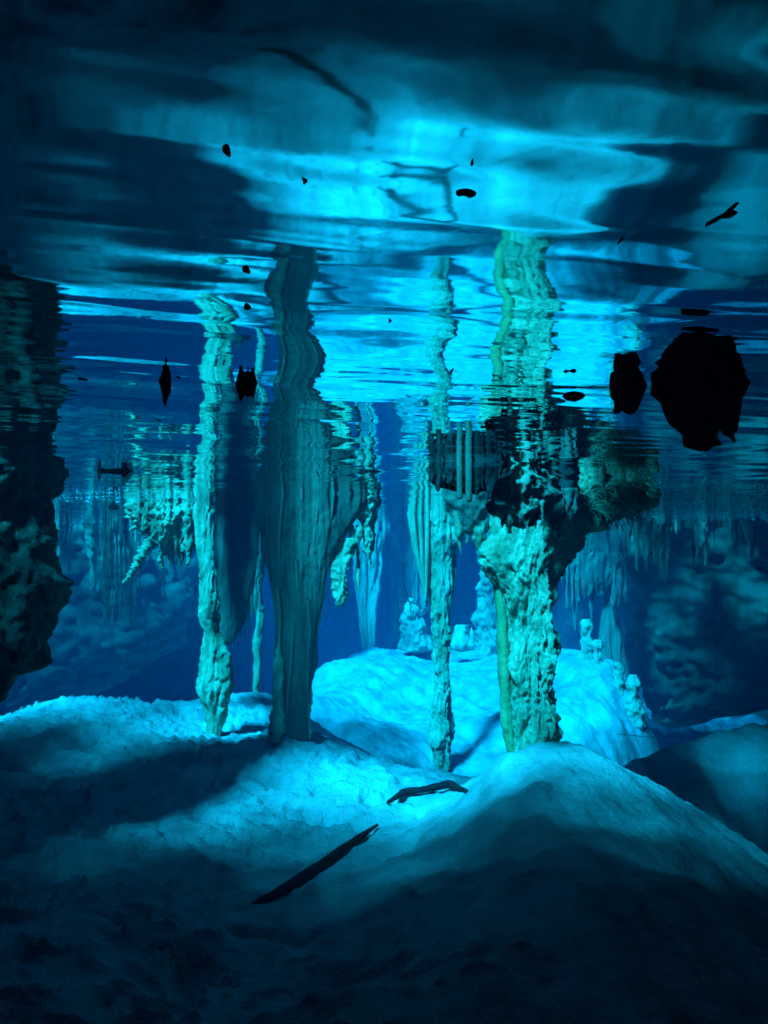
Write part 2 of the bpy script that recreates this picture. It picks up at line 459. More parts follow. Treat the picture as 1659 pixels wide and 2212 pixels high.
for pl in (((574,1066),(578,1120),(577,1190),(583,1250)),((652,1060),(650,1130),(652,1196)),((722,1062),(717,1110),(706,1170),(700,1206)),((770,1062),(756,1112),(734,1158),(710,1200)),((666,1296),(670,1360),(664,1440),(666,1577)),((634,1345),(630,1420),(622,1500),(616,1577)),((612,1062),(606,1130),(604,1200)),((640,1210),(645,1290),(650,1350)),((690,1062),(684,1120),(676,1190),(680,1250)),((600,1270),(606,1330),(604,1400))):
    q = []
    for (xa, ya), (xb, yb) in zip(pl[:-1], pl[1:]):
        q += [on_drape(xa + (xb - xa) * k / 6, ya + (yb - ya) * k / 6) for k in range(6)]
    lit_rib.append((q + [on_drape(*pl[-1])], .015, .006))
strands(lit_rib, M_grey, "lit_rib", T, 7, .12)  # paler strands stand in for light catching the drapery folds
tube([(1370,602,605),(1400,597,608),(1440,590,616),(1480,588,614),(1540,591,610),(1600,590,612)], Y - .03, M_col, "crust", T, 0.8, "crust", 6, amp=1.6)
tube([(1214,692,706),(1250,694,706),(1290,692,702),(1330,680,692),(1400,680,686),(1480,668,673),(1560,664,669),(1600,662,668)], Y + .03, M_pale, "lit_edge_rib", T, 0.8, "crust", 7, amp=1.3)  # pale strip painted as the lit right edge of the dark column
stal(748, 1168, 1310, 44, Y + .02, M_col, "stalactite", T, lean=-14, seed=8, amp=2.2, step=.009)
stal(797, 1070, 1234, 40, Y + .06, M_pale, "stalactite", T, lean=2, seed=9, amp=2.2, step=.009)
stal(772, 1150, 1282, 13, Y + .03, M_pale, "stalactite", T, lean=2, seed=10, amp=1)
for i, (x, y1, wd, le) in enumerate(((713,1232,10,-3),(722,1222,15,2),(762,1200,12,-4),(776,1176,18,0))): stal(x, 1140, y1, wd, Y + .02, M_pale, "stalactite", T, lean=le, seed=20 + i, amp=1.4, step=.009)

# -- hanging cluster with a slanting arm
Y = 6.8
T = thing("stalactite_cluster", at(360, seam(Y), Y), "yellow green branched stalactite cluster with one thin slanting arm, left of the crusty column", "stalactite cluster")
tube([(seam(Y),300,420),(1110,306,420),(1128,314,420),(1150,328,418),(1175,342,412),(1190,350,402)], Y, M_col, "body", T, 0.5, "crust", 11, (ZC + .1, .4), step=.01, amp=2.2)
for i, (x, y0, y1, wd, le) in enumerate(((355,1110,1206,26,2),(381,1110,1206,18,0),(406,1110,1222,24,-1),(340,1120,1180,20,6),(368,1130,1190,12,0),(318,1090,1150,18,-8),(393,1130,1200,12,3),(330,1110,1172,14,2),(347,1130,1196,12,-3),(372,1150,1216,10,1),(414,1100,1176,14,2),(302,1084,1124,12,-6),(362,1170,1236,7,2))):
    stal(x, y0, y1, wd, Y - .05 * (i % 3), M_col, "stalactite", T, lean=le, seed=30 + i, amp=2.0, step=.009)
arm = [at(338,1148,Y), at(326,1172,Y), at(312,1192,Y), at(300,1212,Y), at(288,1234,Y), at(278,1247,Y), at(267,1259,Y)]
strands([(arm, .062, .016), ([at(334,1110,Y), at(312,1122,Y), at(296,1136,Y), at(280,1147,Y)], .05, .012), ([at(312,1190,Y), at(300,1208,Y + .03), at(292,1224,Y)], .03, .012), ([at(345,1100,Y), at(322,1104,Y), at(303,1112,Y - .05)], .04, .012), ([at(330,1095,Y), at(312,1098,Y), at(296,1092,Y)], .03, .01), ([at(322,1178,Y), at(306,1186,Y), at(297,1182,Y)], .025, .008), ([at(350,1190,Y), at(346,1212,Y), at(352,1228,Y)], .03, .01), ([at(388,1185,Y), at(392,1206,Y), at(386,1224,Y)], .03, .01)], M_col, "arm", T, 9, .45)

# -- centre column with fan drapery
Y = 10.0
T = thing("rock_column", at(952, 1684, Y), "evenly lit narrow yellow green column with a pleated fan at its upper left, in front of the bright floor", "rock column", "columns between floor and ceiling")
tube([(seam(Y),926,984),(1130,928,985),(1163,926,989),(1190,927,986),(1213,926,982),(1262,928,982),(1295,928,978),(1308,930,976),(1318,930,979),(1362,933,976),(1428,935,974),(1510,936,971),(1545,930,974),(1570,926,976),(1593,923,974),(1620,930,971),(1645,934,971),(1670,936,971),(1720,936,972)], Y, M_col_lit, "column", T, 0.85, "crust", 12, (ZC + .1, 0.3), step=.018, amp=1.3)
fan = []
for i in range(7):
    xa = 884 + i * 8
    tip = (921 + (i - 6) * 1.6, 1310 - (6 - i) * 9)
    fan.append(tube([(seam(Y), xa - 5, xa + 5), ((seam(Y) + tip[1]) / 2, (xa * .62 + tip[0] * .38) - 4.5, (xa * .62 + tip[0] * .38) + 4.5), (tip[1] - 6, tip[0] - 3, tip[0] + 3), (tip[1], tip[0] - 2, tip[0] + 2)], Y - .05 - .05 * (i % 2), M_col_lit, "fan_pleat", T, 1.2, "smooth", 40 + i, (ZC, .04), step=.03, amp=.7))

# -- right column
Y = 4.55
T = thing("rock_column", at(1145, 1640, Y), "thickest rough column on the right, rising from behind the front ridge, with a tangle of roots at its upper right", "rock column", "columns between floor and ceiling")
tube([(seam(Y),1066,1262),(1100,1064,1264),(1150,1062,1253),(1180,1062,1249),(1213,1060,1236),(1246,1066,1214),(1280,1072,1210),(1330,1078,1202),(1395,1082,1198),(1428,1077,1201),(1500,1080,1201),(1560,1088,1192),(1610,1095,1188),(1660,1103,1188),(1740,1105,1190)], Y, M_col, "column", T, 0.5, "crust", 13, (ZC + .1, 0.24), step=.010, amp=1.5)
tube([(seam(Y),1200,1385),(1055,1200,1392),(1085,1205,1386),(1105,1210,1356),(1125,1212,1318),(1140,1215,1285),(1162,1220,1252)], Y - .2, M_root, "root_mass", T, 0.45, "crust", 14, (0.5, .22), step=.009, amp=2.2)
tube([(1130,1060,1075),(1213,1056,1084),(1280,1066,1092),(1330,1074,1100),(1428,1073,1101),(1560,1084,1108),(1640,1098,1116),(1720,1100,1116)], Y + .02, M_olive, "smooth_flank", T, 1.6, "crust", 21, step=.012, amp=.5)
rl = []
for i in range(900):
    x0 = random.uniform(1220, 1386); y0 = random.uniform(seam(Y), 1095) + max(0, 1330 - x0) * .35 - max(0, x0 - 1355) * .8
    p = Vector(at(x0, y0, Y - .2 + random.uniform(-.2, .1)))
    pl = [p]
    d = Vector((random.uniform(-.3, 1.0), random.uniform(-.6, .2), random.uniform(-1, .2))).normalized()
    for k in range(6):
        d = (d + Vector((random.uniform(-.5, .5), random.uniform(-.3, .3), random.uniform(-.5, .4)))).normalized()
        p = p + d * 0.022
        pl.append(p)
    rl.append((pl, .0045, .0012))
strands(rl, M_root, "root_hair", T, 4)

# -- near dark ledge with knobs, straws, block and crusty lump
Y = 3.5
T = thing("rock_ledge", at(1050, seam(Y), Y), "black overhanging ledge with knobs and two thin straws, in front of the thickest column", "rock ledge")
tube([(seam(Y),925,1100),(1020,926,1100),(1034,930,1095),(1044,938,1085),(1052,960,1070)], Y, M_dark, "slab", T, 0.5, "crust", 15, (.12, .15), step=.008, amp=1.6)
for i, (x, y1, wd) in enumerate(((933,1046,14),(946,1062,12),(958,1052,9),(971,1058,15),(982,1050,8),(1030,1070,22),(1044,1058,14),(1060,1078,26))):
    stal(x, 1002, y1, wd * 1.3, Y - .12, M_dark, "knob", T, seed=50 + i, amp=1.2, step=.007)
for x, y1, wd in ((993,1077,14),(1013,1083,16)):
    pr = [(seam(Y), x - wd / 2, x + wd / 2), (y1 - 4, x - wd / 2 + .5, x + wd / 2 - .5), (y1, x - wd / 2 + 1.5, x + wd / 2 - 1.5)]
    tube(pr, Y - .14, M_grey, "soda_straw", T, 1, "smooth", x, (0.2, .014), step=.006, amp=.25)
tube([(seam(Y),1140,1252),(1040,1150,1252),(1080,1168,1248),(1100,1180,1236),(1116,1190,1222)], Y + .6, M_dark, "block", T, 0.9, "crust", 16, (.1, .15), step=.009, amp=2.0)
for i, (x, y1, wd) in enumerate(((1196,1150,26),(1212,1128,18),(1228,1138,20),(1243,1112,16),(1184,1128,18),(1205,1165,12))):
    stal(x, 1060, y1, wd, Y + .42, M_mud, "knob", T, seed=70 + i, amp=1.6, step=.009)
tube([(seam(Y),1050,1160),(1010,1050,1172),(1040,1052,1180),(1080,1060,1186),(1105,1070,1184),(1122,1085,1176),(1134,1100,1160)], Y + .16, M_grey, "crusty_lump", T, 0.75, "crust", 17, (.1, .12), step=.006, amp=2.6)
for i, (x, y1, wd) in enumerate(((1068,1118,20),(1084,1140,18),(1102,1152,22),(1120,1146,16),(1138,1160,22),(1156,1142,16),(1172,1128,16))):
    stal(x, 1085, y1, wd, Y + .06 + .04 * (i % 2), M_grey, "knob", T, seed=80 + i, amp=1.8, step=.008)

# -- stalactites between centre column and ledge
Y = 5.6
T = thing("stalactite_cluster", at(1015, seam(Y), Y), "ragged stalactites of unequal length behind the black ledge, the longest one yellow green", "stalactite cluster")
tube([(seam(Y),958,1072),(1080,962,1070),(1110,975,1066),(1140,985,1062),(1150,1010,1058)], Y, M_grey, "body", T, 0.5, "lump", 18, (ZC + .1, .25))
for i, (x, y0, y1, wd, le, mm) in enumerate(((990,1090,1198,26,6,M_col),(1028,1100,1222,36,20,M_col),(1008,1100,1175,22,0,M_grey),(1066,1090,1190,14,0,M_pale),(978,1080,1140,16,0,M_grey))):
    stal(x, y0, y1, wd, Y - .02, mm, "stalactite", T, lean=le, seed=60 + i, amp=1.2)

# -- dark rock at the left edge
Y = 4.0
T = thing("hanging_rock", at(40, seam(Y), Y), "huge black lumpy rock hanging at the left edge of the view", "rock")
tube([(seam(Y),-420,116),(1060,-420,112),(1084,-420,98),(1129,-420,98),(1182,-420,112),(1227,-420,130),(1272,-420,142),(1320,-420,136),(1343,-420,130),(1365,-410,119),(1419,-400,119),(1440,-380,108),(1450,-340,60)], Y, M_mud, "rock", T, 0.5, "lump", 19, (ZC + .1, .55), amp=1.1)
tube([(1420,-60,60),(1450,-50,40),(1490,-40,20),(1515,-30,5)], Y - .1, M_grey, "spur", T, .6, "lump", 20, amp=.6)

# -- background formations
def bgform(name, Y, prof, mat, label, cat, style="drape", ratio=.5, seed=0, amp=1.0, top=(ZC, .5), group=None, step=.04):
    o = tube(prof, Y, mat, name, None, ratio, style, seed, top, step=step, amp=amp)
    return tag(o, label, cat, group)
bgform("rock_column", 17, [(seam(17),752,834),(1200,762,826),(1290,770,818),(1350,776,812),(1400,784,808),(1425,786,806)], M_pale, "pale tapering column at the back, left of the stalagmite cone, behind the bright floor", "rock column", seed=70, amp=2.5)
bgform("rock_drapery", 18, [(seam(18),840,960),(1200,842,950),(1260,845,940),(1300,848,935),(1340,850,905),(1400,850,880)], M_pale, "pale folded back wall drapery behind the centre column", "rock drapery", seed=71, amp=3)
bgform("stalagmite", 16.5, [(1292,880,892),(1310,876,902),(1340,870,916),(1370,868,928),(1402,862,936)], M_pale, "pale cone shaped stalagmite at the crest of the bright floor, left of the centre column", "stalagmite", "lump", .9, 72, 1.5, None, step=.03)
bgform("rock_column", 17, [(seam(17),1030,1090),(1230,1040,1085),(1300,1032,1086),(1350,1026,1088),(1395,1025,1090),(1420,1025,1090)], M_pale, "broad blocky pale column at the back, between the centre column and the thickest column", "rock column", "lump", .8, 73, 2)
bgform("rock", 16, [(1350,986,1010),(1375,976,1018),(1402,972,1022)], M_pale, "low pale rounded rock at the back, just right of the centre column", "rock", "lump", .9, 74, 1.5, None)
bgform("stalagmite", 15.5, [(1355,1016,1020),(1375,1014,1024),(1396,1010,1028)], M_pale, "tiny pointed pale stalagmite beside the low rounded rock at the back", "stalagmite", "lump", .9, 75, 1, None)
def totem(x, y0, y1, wd, Y, label, seed):
    for Y in np.linspace(9.5, 18, 500):
        p = at(x, y1 - 12, Y)
        if ground_h(p[0], p[1])[0] >= p[2]: break
    h = y1 - y0
    pr = [(y0, x - wd * .18, x + wd * .18), (y0 + h * .1, x - wd * .42, x + wd * .42), (y0 + h * .28, x - wd * .5, x + wd * .5), (y0 + h * .42, x - wd * .30, x + wd * .34), (y0 + h * .55, x - wd * .42, x + wd * .40), (y0 + h * .8, x - wd * .5, x + wd * .5), (y1 + 8, x - wd * .7, x + wd * .6), (y1 + 40, x - wd * .8, x + wd * .7)]
    return tag(tube(pr, Y, M_pale, "stalagmite", None, .9, "lump", seed, None, step=.02, amp=1.3), label, "stalagmite", "knobbly stalagmites along the right edge of the bright floor")
totem(1267,1338,1430,32,13.8,"tallest round headed stalagmite on the right edge of the bright floor",80)
totem(1291,1382,1440,24,13.5,"smaller round headed stalagmite just right of the tallest one on the floor edge",81)
totem(1336,1430,1490,26,12.6,"flat topped stalagmite halfway down the right edge of the bright floor",82)
totem(1366,1458,1530,34,11.8,"lowest knobbly stalagmite on the right edge of the bright floor",83)

T = thing("rock_curtain", at(1270, seam(14), 14), "dim curtain of stalactites with long legs behind the round headed stalagmites", "rock curtain")
tube([(seam(14),1210,1362),(1215,1213,1356),(1250,1222,1340),(1270,1236,1322),(1284,1256,1300)], 14, M_grey, "curtain", T, .25, "drape", 84, (ZC, .6), step=.03, amp=2.0)
for i in range(16): stal(1214 + i * 9 + (i * 37) % 7, 1200, 1262 + (i * 53) % 58, 10 + (i * 29) % 14, 13.9, M_grey, "stalactite", T, seed=140 + i, step=.03, amp=1.5)
for i, (x, y0, y1, wd) in enumerate(((1243,1240,1365,22),(1278,1240,1340,18),(1226,1240,1300,16),(1332,1240,1310,18))): stal(x, y0, y1, wd, 14, M_grey, "stalactite", T, seed=85 + i, step=.03)
tube([(1240,1296,1330),(1300,1298,1328),(1360,1294,1340),(1420,1285,1350),(1460,1280,1360)], 14.2, M_grey, "pillar", T, .7, "drape", 90, step=.03)
T = thing("stalactite_cluster", at(1400, seam(11), 11), "pale slender stalactites under the rippled far water at right", "stalactite cluster")
for i, (x, y1, wd) in enumerate(((1266,1197,7),(1277,1190,7),(1287,1182,6),(1359,1204,14),(1376,1234,16),(1397,1238,22),(1413,1220,12),(1428,1258,18),(1441,1246,14),(1498,1218,7),(1390,1205,10),(1420,1200,14))):
    stal(x, seam(11) - 2, y1, wd, 11, M_grey, "stalactite", T, seed=92 + i, top=(.6, .12), step=.02)
o = tube([(seam(15),1330,2100),(1200,1330,2100),(1260,1335,2100),(1330,1340,2100),(1380,1345,2100),(1430,1350,2050),(1470,1365,1980),(1500,1380,1850),(1530,1390,1640),(1560,1400,1480)], 15.5, M_grey, "hanging_rock", None, .35, "boulder", 105, (ZC, 3.4), step=.05, amp=1.0)
tag(o, "dim bulging mass of hanging boulders far back on the right, above the dark gap", "rock")
T = thing("stalactite_cluster", at(262, seam(12), 12), "faint bluish straw stalactites far back on the left, behind the slanting arm", "stalactite cluster")
for i, (x, y1, wd) in enumerate(((222,1300,6),(232,1360,10),(243,1372,8),(252,1330,8),(262,1340,9),(272,1335,8),(283,1350,9),(293,1330,8),(302,1300,6),(226,1345,8),(238,1330,8))):
    stal(x, seam(12) - 2, y1, wd, 12 + (i % 3) * .2, M_pale, "stalactite", T, seed=110 + i, top=(.6, .1), step=.03)

rs = random.Random(11)
for x0, x1, Y_, yb, lab in ((60,200,14.5,1330,"faint ragged stalactites far back on the left, right beside the black hanging rock"),(330,430,14,1290,"faint short stalactites behind the branched cluster and its arm"),(640,740,15,1330,"faint stalactites seen under the right edge of the broad grey drapery"),(985,1060,15,1250,"faint stalactites behind the ragged ones by the black ledge"),(1440,1640,12.5,1250,"faint short stalactites under the far water at the right edge")):
    T = thing("stalactite_cluster", at((x0 + x1) / 2, seam(Y_), Y_), lab, "stalactite cluster")
    for i in range(int((x1 - x0) / 14)):
        x = rs.uniform(x0, x1); h = .2 + rs.random() ** 2.2
        stal(x, seam(Y_) - 2, seam(Y_) + (yb - seam(Y_)) * h, rs.choice((6, 8, 10, 14, 22, 30)), Y_ + rs.uniform(-.4, 1.2), M_pale, "stalactite", T, lean=rs.uniform(-4, 4), seed=200 + i + x0, top=(.6, .1), step=.03, amp=1.5)
o = tube([(seam(19),-260,430),(1250,-260,428),(1330,-260,415),(1400,-260,380),(1450,-260,300),(1500,-250,200),(1540,-220,60)], 19, M_grey, "hanging_rock", None, .3, "boulder", 131, (ZC, 3.4), step=.06, amp=1.2)
tag(o, "faint bulging rock mass in the blue distance above the left mound's crest", "rock")

# -- cave walls and sun-masking roof
th = np.linspace(R(-180), R(180), 420)
zz = np.linspace(-9, 2.6, 70)
TH, ZZ = np.meshgrid(th, zz)
TH, ZZ = TH.ravel(), ZZ.ravel()
P = np.stack((20 * np.sin(TH), 8 + 17.5 * np.cos(TH), ZZ), 1)
d = 1.8 * fbm(P * (.16, .16, .10), 3) + .5 * ridge(P * (.6, .6, .12), 3) + .15 * fbm(P * 1.4, 3)
P[:, 0] -= d * np.sin(TH); P[:, 1] -= d * np.cos(TH)
tag(mesh_obj("cave_wall", P, grid_faces(70, 420), M_grey), kind="structure")

# unseen cave roof above the water, its gaps made up to shape the sunlight
SLOPE = (SD.x / -SD.z, SD.y / -SD.z)
def up(px, py, Y):                                    # where the sun ray that reaches this spot passes the roof
    p = at(px, py, Y)
    return p[0] - SLOPE[0] * (ZC - p[2]), p[1] - SLOPE[1] * (ZC - p[2])
# roof gaps added to aim the sunlight: photo pixel, distance, radius along x and y, how open the roof is there
HOLES = [(735,1670,5.2,.46,.36,1.1),(640,1640,5.4,.5,.4,.35),(810,1750,4.7,.42,.34,.6),(700,1730,4.8,.6,.45,.18),(600,1800,4.2,.9,.6,.06),
 (445,1120,6.5,.3,.35,1.3),(445,1250,6.5,.3,.35,1.3),(445,1380,6.5,.3,.35,1.3),(450,1480,6.5,.35,.35,1.2),(455,1560,6.5,.4,.4,1.1),(350,1110,6.7,.6,.5,1.4),(330,1210,6.7,.5,.45,1.2),
 (1140,1180,4.4,.35,.35,1.1),(1140,1300,4.4,.35,.35,1.1),(1140,1420,4.4,.35,.35,1.1),(1150,1560,4.4,.3,.3,1.0),(1300,1080,4.5,.35,.3,.5),(1350,1060,4.5,.3,.3,.35),(1110,1030,3.55,.28,.3,1.3),(1130,1110,3.6,.28,.3,1.2),
 (960,1750,4.4,.42,.34,.55),(860,1850,3.7,.45,.38,.12),(1060,1690,4.2,.36,.3,.42),(1180,1635,4.15,.35,.3,.16),(1330,1690,4.1,.5,.35,.16),(1480,1810,3.8,.6,.4,.17),(1640,1900,3.6,.6,.4,.14),(1190,1740,3.6,.5,.4,.04),(1340,1860,3.2,.5,.4,.03),(1000,1860,3.4,.45,.35,.05),
 (1580,1620,6.2,1.0,.6,.10),(1640,1700,5.6,.8,.6,.05),(90,1535,7.2,1.0,.5,.8),(900,1745,4.9,.45,.35,.30),(760,1625,6.0,.5,.35,.25),(560,1525,7.8,.5,.4,.5),(880,1680,5.6,.55,.45,.35),(555,1400,8.2,.35,.45,1),(552,1290,8.2,.35,.45,1),
 (760,1230,5.6,.4,.4,1.1),(780,1150,5.6,.4,.4,1.0),(735,1100,5.6,.25,.25,.5),(660,1080,5.6,.3,.25,.16),(250,1570,6.6,1.7,.55,.42),(420,1650,5.6,1.2,.5,.26),(520,1690,5.0,.7,.5,.2),(400,1780,4.4,1.2,.6,.06),(120,1200,3.9,.5,.4,.14),(110,1400,3.9,.5,.4,.10),
 (1020,1160,5.5,.35,.3,1.1),(900,1200,9.9,.6,.6,1.2),(952,1400,9.9,.6,.6,1),(952,1600,9.9,.6,.6,1)]
HC = [(*up(a, b, c), d, e, i_) for a, b, c, d, e, i_ in HOLES] + [(-.6, 12.6, 3.6, 5.0, 1.1), (0.2, 9.0, 1.6, 1.3, 1.2), (5.5, 12, 4.0, 4.0, .30), (-8, 14, 4.8, 4.8, .5), (2, 18.5, 9, 4, .5)]
def axis(*seg): return np.concatenate([np.linspace(a, b, n_, endpoint=False) for a, b, n_ in seg])
rx = axis((-23, -6, 90), (-6, 4.5, 350), (4.5, 23, 100)); ry = axis((-13, 0, 40), (0, 8.5, 290), (8.5, 29, 200))
RX, RY = np.meshgrid(rx, ry)
RX, RY = RX.ravel(), RY.ravel()
P = np.stack((RX, RY, np.zeros_like(RX)), 1)
rz = ZC + .25 * fbm(P * .7, 3) + .05 * fbm(P * 4, 2) + .1
opn = np.zeros(len(RX))
for hx, hy, ha, hb, hi in HC:
    opn += hi * np.exp(-(((RX - hx) / ha) ** 2 + ((RY - hy) / hb) ** 2) ** (2.6 if ha > 1.45 and hy > 7 else 1.1))
sieve = .75 * pn(P * 9.5 + .37) + .22 * pn(P * 3.1 + 7.7)            # halftone of fine roof gaps that grades the sunlight
rank = np.empty(len(sieve)); rank[np.argsort(sieve)] = np.linspace(0, 1, len(sieve))
roof = fast_grid("cave_roof_gobo", np.stack((RX, RY, rz), 1), len(ry), len(rx), M_dark, rank - np.where(opn > .004, opn, -1))
tag(roof, kind="structure")
md = roof.modifiers.new("thickness", 'SOLIDIFY'); md.thickness = .035; md.offset = 1

# ------------------------------------------------------------------ sunken wood, lines
def log(name, pl, radii, label, cat, mat=M_wood, seed=0):
    pl = [Vector(p) for p in pl]
    V, fs, S_ = [], [], 16
    n_ = 60
    ts = np.linspace(0, len(pl) - 1, n_)
    for i, t_ in enumerate(ts):
        k = min(int(t_), len(pl) - 2); f = t_ - k
        p = pl[k].lerp(pl[k + 1], f); d = (pl[k + 1] - pl[k]).normalized()
        r = radii[k] + (radii[k + 1] - radii[k]) * f
        s = d.cross(Vector((0, 0, 1))).normalized(); u = s.cross(d)
        for j in range(S_):
            a = 2 * math.pi * j / S_
            q = p + s * math.cos(a) * r + u * math.sin(a) * r
            rr = 1 + .35 * float(fbm(np.array([[q.x * 14, q.y * 5 + seed, q.z * 14]]), 3)[0])
            V.append(tuple(p + s * math.cos(a) * r * rr + u * math.sin(a) * r * rr))
    fs = grid_faces(n_, S_, True)
    fs.append(tuple(range(S_))); fs.append(tuple(range((n_ - 1) * S_, n_ * S_))[::-1])
    return tag(mesh_obj(name, V, fs, mat), label, cat)
def on_ground(px, py, lift=0.0, Y0=1.5, Y1=12):
    for Y in np.linspace(Y0, Y1, 900):
        p = at(px, py, Y)
        if ground_h(p[0], p[1])[0] >= p[2]:
            return p + np.array((0, 0, lift))
    return at(px, py, Y1)
log("log", [on_ground(815,1790,.02), on_ground(752,1830,.008), on_ground(670,1893,.006), on_ground(600,1936,.015), on_ground(530,1964,0)], [.008, .022, .034, .024, .010], "black tapering waterlogged log lying in the silt hollow between the two front mounds", "log")
log("branch", [on_ground(838,1741,.02), on_ground(872,1722,.03), on_ground(925,1716,.035), on_ground(972,1706,.035), on_ground(1008,1713,.01)], [.010, .022, .020, .026, .010], "crooked black branch lying on the silt at the foot of the front ridge", "branch", seed=4)
a, b = Vector(at(1330,1585,9.3)), Vector(at(1520,1604,6.3))
ln = strands([([a.lerp(b, k / 10) for k in range(11)], .004, .004)], M_line, "guide_line")
tag(ln, "thin taut guide line across the dark gap beside the right hand mound", "line")
cb = strands([([at(868,1215,14), at(872,1260,14), at(880,1290,14), at(888,1308,14), at(886,1322,14)], .012, .012), ([at(862,1300,14), at(882,1299,14), at(900,1306,14), at(912,1314,14)], .010, .010)], M_wood, "cable")
tag(cb, "thin dark looped cable hanging in front of the cone shaped stalagmite", "cable")

# ------------------------------------------------------------------ leaves afloat under the surface
def leaf(poly, Y, label, name="leaf", curl=.3, cat="leaf", group="dead leaves afloat on the water", thick=.0015, mat=M_leaf):
    """poly: outline in photo pixels of the part that hangs below the surface at distance Y"""
    pw = [at(x, y, Y) for x, y in poly]
    for p in pw: p[2] = min(p[2], 0.004)
    v2 = [(p[0], p[2]) for p in pw]
    xs, zs_ = [v[0] for v in v2], [v[1] for v in v2]
    x0, x1, z0, z1 = min(xs), max(xs), min(zs_), max(zs_)
    nb = len(v2)
    st = max((x1 - x0), (z1 - z0)) / 14
    def inside(x, z):
        c = False
        for i in range(nb):
            (xa, za), (xb, zb) = v2[i], v2[i - 1]
            if (za > z) != (zb > z) and x < (xb - xa) * (z - za) / (zb - za) + xa: c = not c
        return c
    pts_ = [Vector(v) for v in v2]
    z = z0 + st * .5
    while z < z1:
        x = x0 + st * .5
        while x < x1:
            if inside(x, z): pts_.append(Vector((x, z)))
            x += st
        z += st
    vs, es, fc, *_ = delaunay_2d_cdt(pts_, [(i, (i + 1) % nb) for i in range(nb)], [], 1, 1e-6)
    cx, wd = (x0 + x1) / 2, max((x1 - x0), .01)
    V = []
    for q in vs:
        t_ = (q[0] - cx) / wd
        V.append((q[0], Y + curl * wd * (t_ * t_ * 1.6 - .2) + curl * .6 * abs(q[1]) + .004 * math.sin(q[0] * 90 + q[1] * 60), q[1]))
    org = Vector((cx, Y, 0))
    V = [tuple(Vector(v) - org) for v in V]
    o = mesh_obj(name, V, [tuple(f) for f in fc], mat)
    o.location = org
    md = o.modifiers.new("thickness", 'SOLIDIFY'); md.thickness = thick; md.offset = 0
    return tag(o, label, cat, group)
def r4(z): return [(1110.4 + x * .3307, 548.6 + y * .3307) for x, y in z]
def r2(z): return [(384 + x * .3307, 548.6 + y * .3307) for x, y in z]
def r1(z): return [(x * .3307, 548.6 + y * .3307) for x, y in z]
K = F * DEPTH
def sd(py): return K / (HOR - py)
leaf(r4([(1180,826),(920,826),(922,900),(980,960),(1010,1040),(1040,1100),(1120,1170),(1140,1250),(1230,1280),(1290,1285),(1330,1250),(1400,1240),(1350,1180),(1360,1145),(1400,1180),(1440,1190),(1485,1220),(1505,1210),(1480,1160),(1510,1140),(1510,1040),(1510,940),(1550,880),(1572,826)]), sd(822), "largest black dead leaf at right, with a ragged split lower edge", curl=.5)
leaf(r4([(630,850),(640,930),(665,960),(660,1035),(695,1040),(710,1020),(770,1048),(805,1030),(835,960),(870,880),(878,850)]), sd(830), "oval black dead leaf just left of the largest leaf", curl=.4)
leaf(r2([(370,830),(380,880),(392,930),(405,962),(420,940),(440,918),(455,940),(470,920),(490,940),(500,925),(510,880),(525,830)]), sd(823), "dead leaf with toothed ends right of the crusty left column", curl=.3)
leaf(r1([(1032,818),(1045,860),(1058,910),(1062,960),(1077,1003),(1090,950),(1108,900),(1112,860),(1112,818)]), sd(819), "narrow upright pointed dead leaf against the blue at left", curl=.3)
leaf(r1([(640,1420),(655,1500),(668,1440),(700,1432),(790,1440),(800,1510),(815,1515),(850,1470),(880,1420)]), sd(1018), "curled hollow leaf by the tip of the slanting arm", curl=-.4, mat=M_wood)
leaf([(238,1088),(245,1080),(250,1088),(258,1098),(246,1102),(232,1099)], 6.2, "small dark wedge leaf drifting below the curled hollow leaf", curl=.3)
leaf([(1212,853),(1225,865),(1242,868),(1258,862),(1267,853)], sd(853), "pointed dark leaf at the top right corner of the black ledge", curl=.3)
leaf([(1216,800),(1222,806),(1230,803),(1240,807),(1247,800)], sd(800), "small two lobed leaf just above the pointed leaf by the ledge", curl=.3)
leaf([(1034,920),(1042,926),(1049,924),(1054,931),(1060,926),(1070,920)], sd(920), "small star shaped leaf left of the black ledge's upper part", curl=.3)
leaf([(794,1018),(800,1022),(808,1020),(817,1019),(817,1018)], sd(1018), "tiny leaf with a stalk right of the grey drapery", curl=.3)
def flat_leaf(px, py, wpx, hpx, rot, label, name="leaf", kind="oval", group="dead leaves afloat on the water"):
    """a small leaf that lies in the surface, seen from below"""
    Y = sd(py); c = at(px, py, Y)
    ring = []
    for k in range(18):
        a = 2 * math.pi * k / 18
        if kind == "oval": r = 1 - .12 * math.cos(3 * a + px)
        elif kind == "boat": r = (1 if math.sin(a) < 0 else (.45 if abs(math.cos(a)) < .5 else .9)) * (1 + .2 * abs(math.cos(a)) ** 6)
        elif kind == "tri": r = .65 + .5 * abs(math.cos(1.5 * a)) ** 3
        else: r = .35 + .8 * abs(math.cos(1.5 * a + .3)) ** 4
        x, y = math.cos(a) * r * wpx / 2, math.sin(a) * r * hpx / 2
        x, y = x * math.cos(rot) - y * math.sin(rot), x * math.sin(rot) + y * math.cos(rot)
        ring.append((x / F * Y, y * Y * Y / K))
    V, fs = [], []
    for z in (0.0012, 0.0):
        V += [(x, y, z) for x, y in ring]
        V.append((0, 0, z))
    for k in range(18):
        j = (k + 1) % 18
        fs += [(18, k, j), (37, 19 + j, 19 + k), (k, 19 + k, 19 + j, j)]
    o = mesh_obj(name, V, fs, M_leaf)
    o.location = (c[0], Y, float(wave(np.array([c[0]]), np.array([Y]))[0]) - .0007)
    return tag(o, label, "leaf" if name == "leaf" else "debris", group)
flat_leaf(490,312,17,27,.2,"oval black leaf high in the dark upper left of the water ceiling")
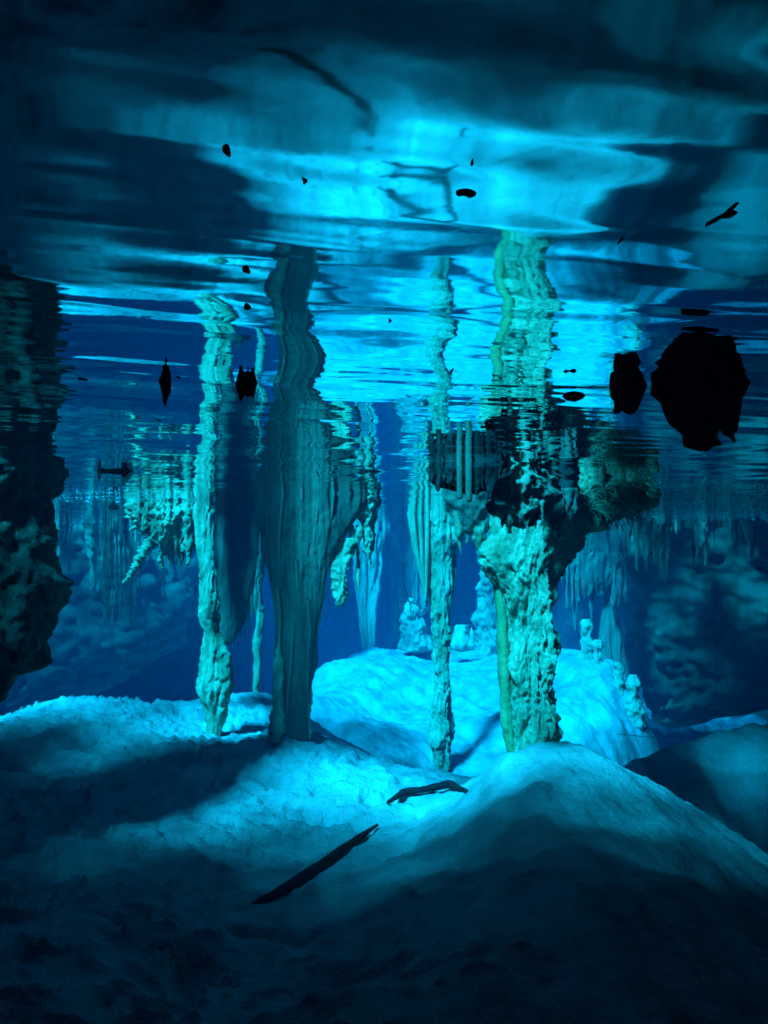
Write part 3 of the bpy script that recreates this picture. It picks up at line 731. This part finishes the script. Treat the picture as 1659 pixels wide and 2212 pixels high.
flat_leaf(658,380,12,14,0,"small square black leaf scrap above the grey drapery's reflection", kind="tri")
flat_leaf(1020,342,6,14,0,"thin black leaf sliver above the boat shaped leaf")
flat_leaf(1006,411,42,20,.1,"boat shaped black leaf with pointed ends above the centre column's reflection", kind="boat")
flat_leaf(1568,455,40,64,.4,"three lobed black sprig near the right edge of the water ceiling", kind="sprig")
flat_leaf(1340,516,5,18,0,"hair thin dark sliver left of the three lobed sprig")
flat_leaf(532,578,18,16,-.7,"slanting oval leaf, the upper of two between the left columns' reflections")
flat_leaf(534,658,18,12,-.6,"slanting oval leaf, the lower of two between the left columns' reflections")
flat_leaf(842,691,7,9,0,"tiny triangular scrap on the bright middle of the water ceiling", kind="tri")
flat_leaf(976,797,6,10,.3,"tiny comma shaped scrap right beside the centre column's reflection")
flat_leaf(178,818,20,6,0,"short black dash shaped twig piece at far left", name="twig_scrap")
flat_leaf(385,811,6,6,0,"tiny black dot of debris right of the narrow upright leaf", name="debris_scrap")
flat_leaf(340,903,12,8,.4,"faint two lobed scrap above the slanting arm's reflection", kind="sprig")
flat_leaf(1288,908,6,9,.2,"tiny comma shaped scrap below the oval black leaf")

# calcite film drifting on the far water
m, t, out = new_mat("calcite_film")
td = t.nodes.new("ShaderNodeBsdfTranslucent"); td.inputs[0].default_value = (.75, .75, .72, 1)
dd = t.nodes.new("ShaderNodeBsdfDiffuse"); dd.inputs[0].default_value = (.6, .6, .58, 1)
ms = t.nodes.new("ShaderNodeMixShader"); ms.inputs[0].default_value = .35
t.links.new(td.outputs[0], ms.inputs[1]); t.links.new(dd.outputs[0], ms.inputs[2]); t.links.new(ms.outputs[0], out.inputs[0])
V, fs = [], []
rs = random.Random(21)
for i in range(9000):
    left_ = rs.random() < .12
    px = rs.uniform(60, 420) if left_ else rs.uniform(1190, 1900)
    py = 1152 - 105 * rs.random() ** 1.5
    Y = sd(py); x = (px - CW) / F * Y
    a_ = rs.uniform(0, 6.28); r_ = rs.uniform(.35, 1.0) * Y / F * 2.4
    z = float(-.004 - .002 * rs.random())
    n0 = len(V)
    for k in range(5):
        rr = r_ * rs.uniform(.6, 1.2)
        V.append((x + rr * math.cos(a_ + k * 1.257), Y + 2.2 * rr * math.sin(a_ + k * 1.257), z - r_ + rs.uniform(-.9, .9) * r_))
    fs.append(tuple(range(n0, n0 + 5)))
tag(mesh_obj("calcite_film", V, fs, m, smooth=False), "fine glittering white specks of calcite film under the far water surface", "calcite film", kind="stuff")

# ------------------------------------------------------------------ water body as haze
bm = bmesh.new()
bmesh.ops.create_cube(bm, size=1)
for v in bm.verts: v.co = Vector((v.co.x * 64, v.co.y * 42 + 15, v.co.z * 14 - 3.2))
me = bpy.data.meshes.new("haze"); bm.to_mesh(me); bm.free()
hz = bpy.data.objects.new("haze", me); COL.objects.link(hz); tag(hz, kind="stuff")
m, t, out = new_mat("water_haze")
pv = t.nodes.new("ShaderNodeVolumePrincipled")
pv.inputs['Density'].default_value = 0.25
pv.inputs['Color'].default_value = (0.01, 0.042, 0.090, 1)
pv.inputs['Absorption Color'].default_value = (0.0, 0.80, 0.985, 1)
pv.inputs['Anisotropy'].default_value = 0.3
t.links.new(pv.outputs[0], out.inputs['Volume'])
me.materials.append(m)
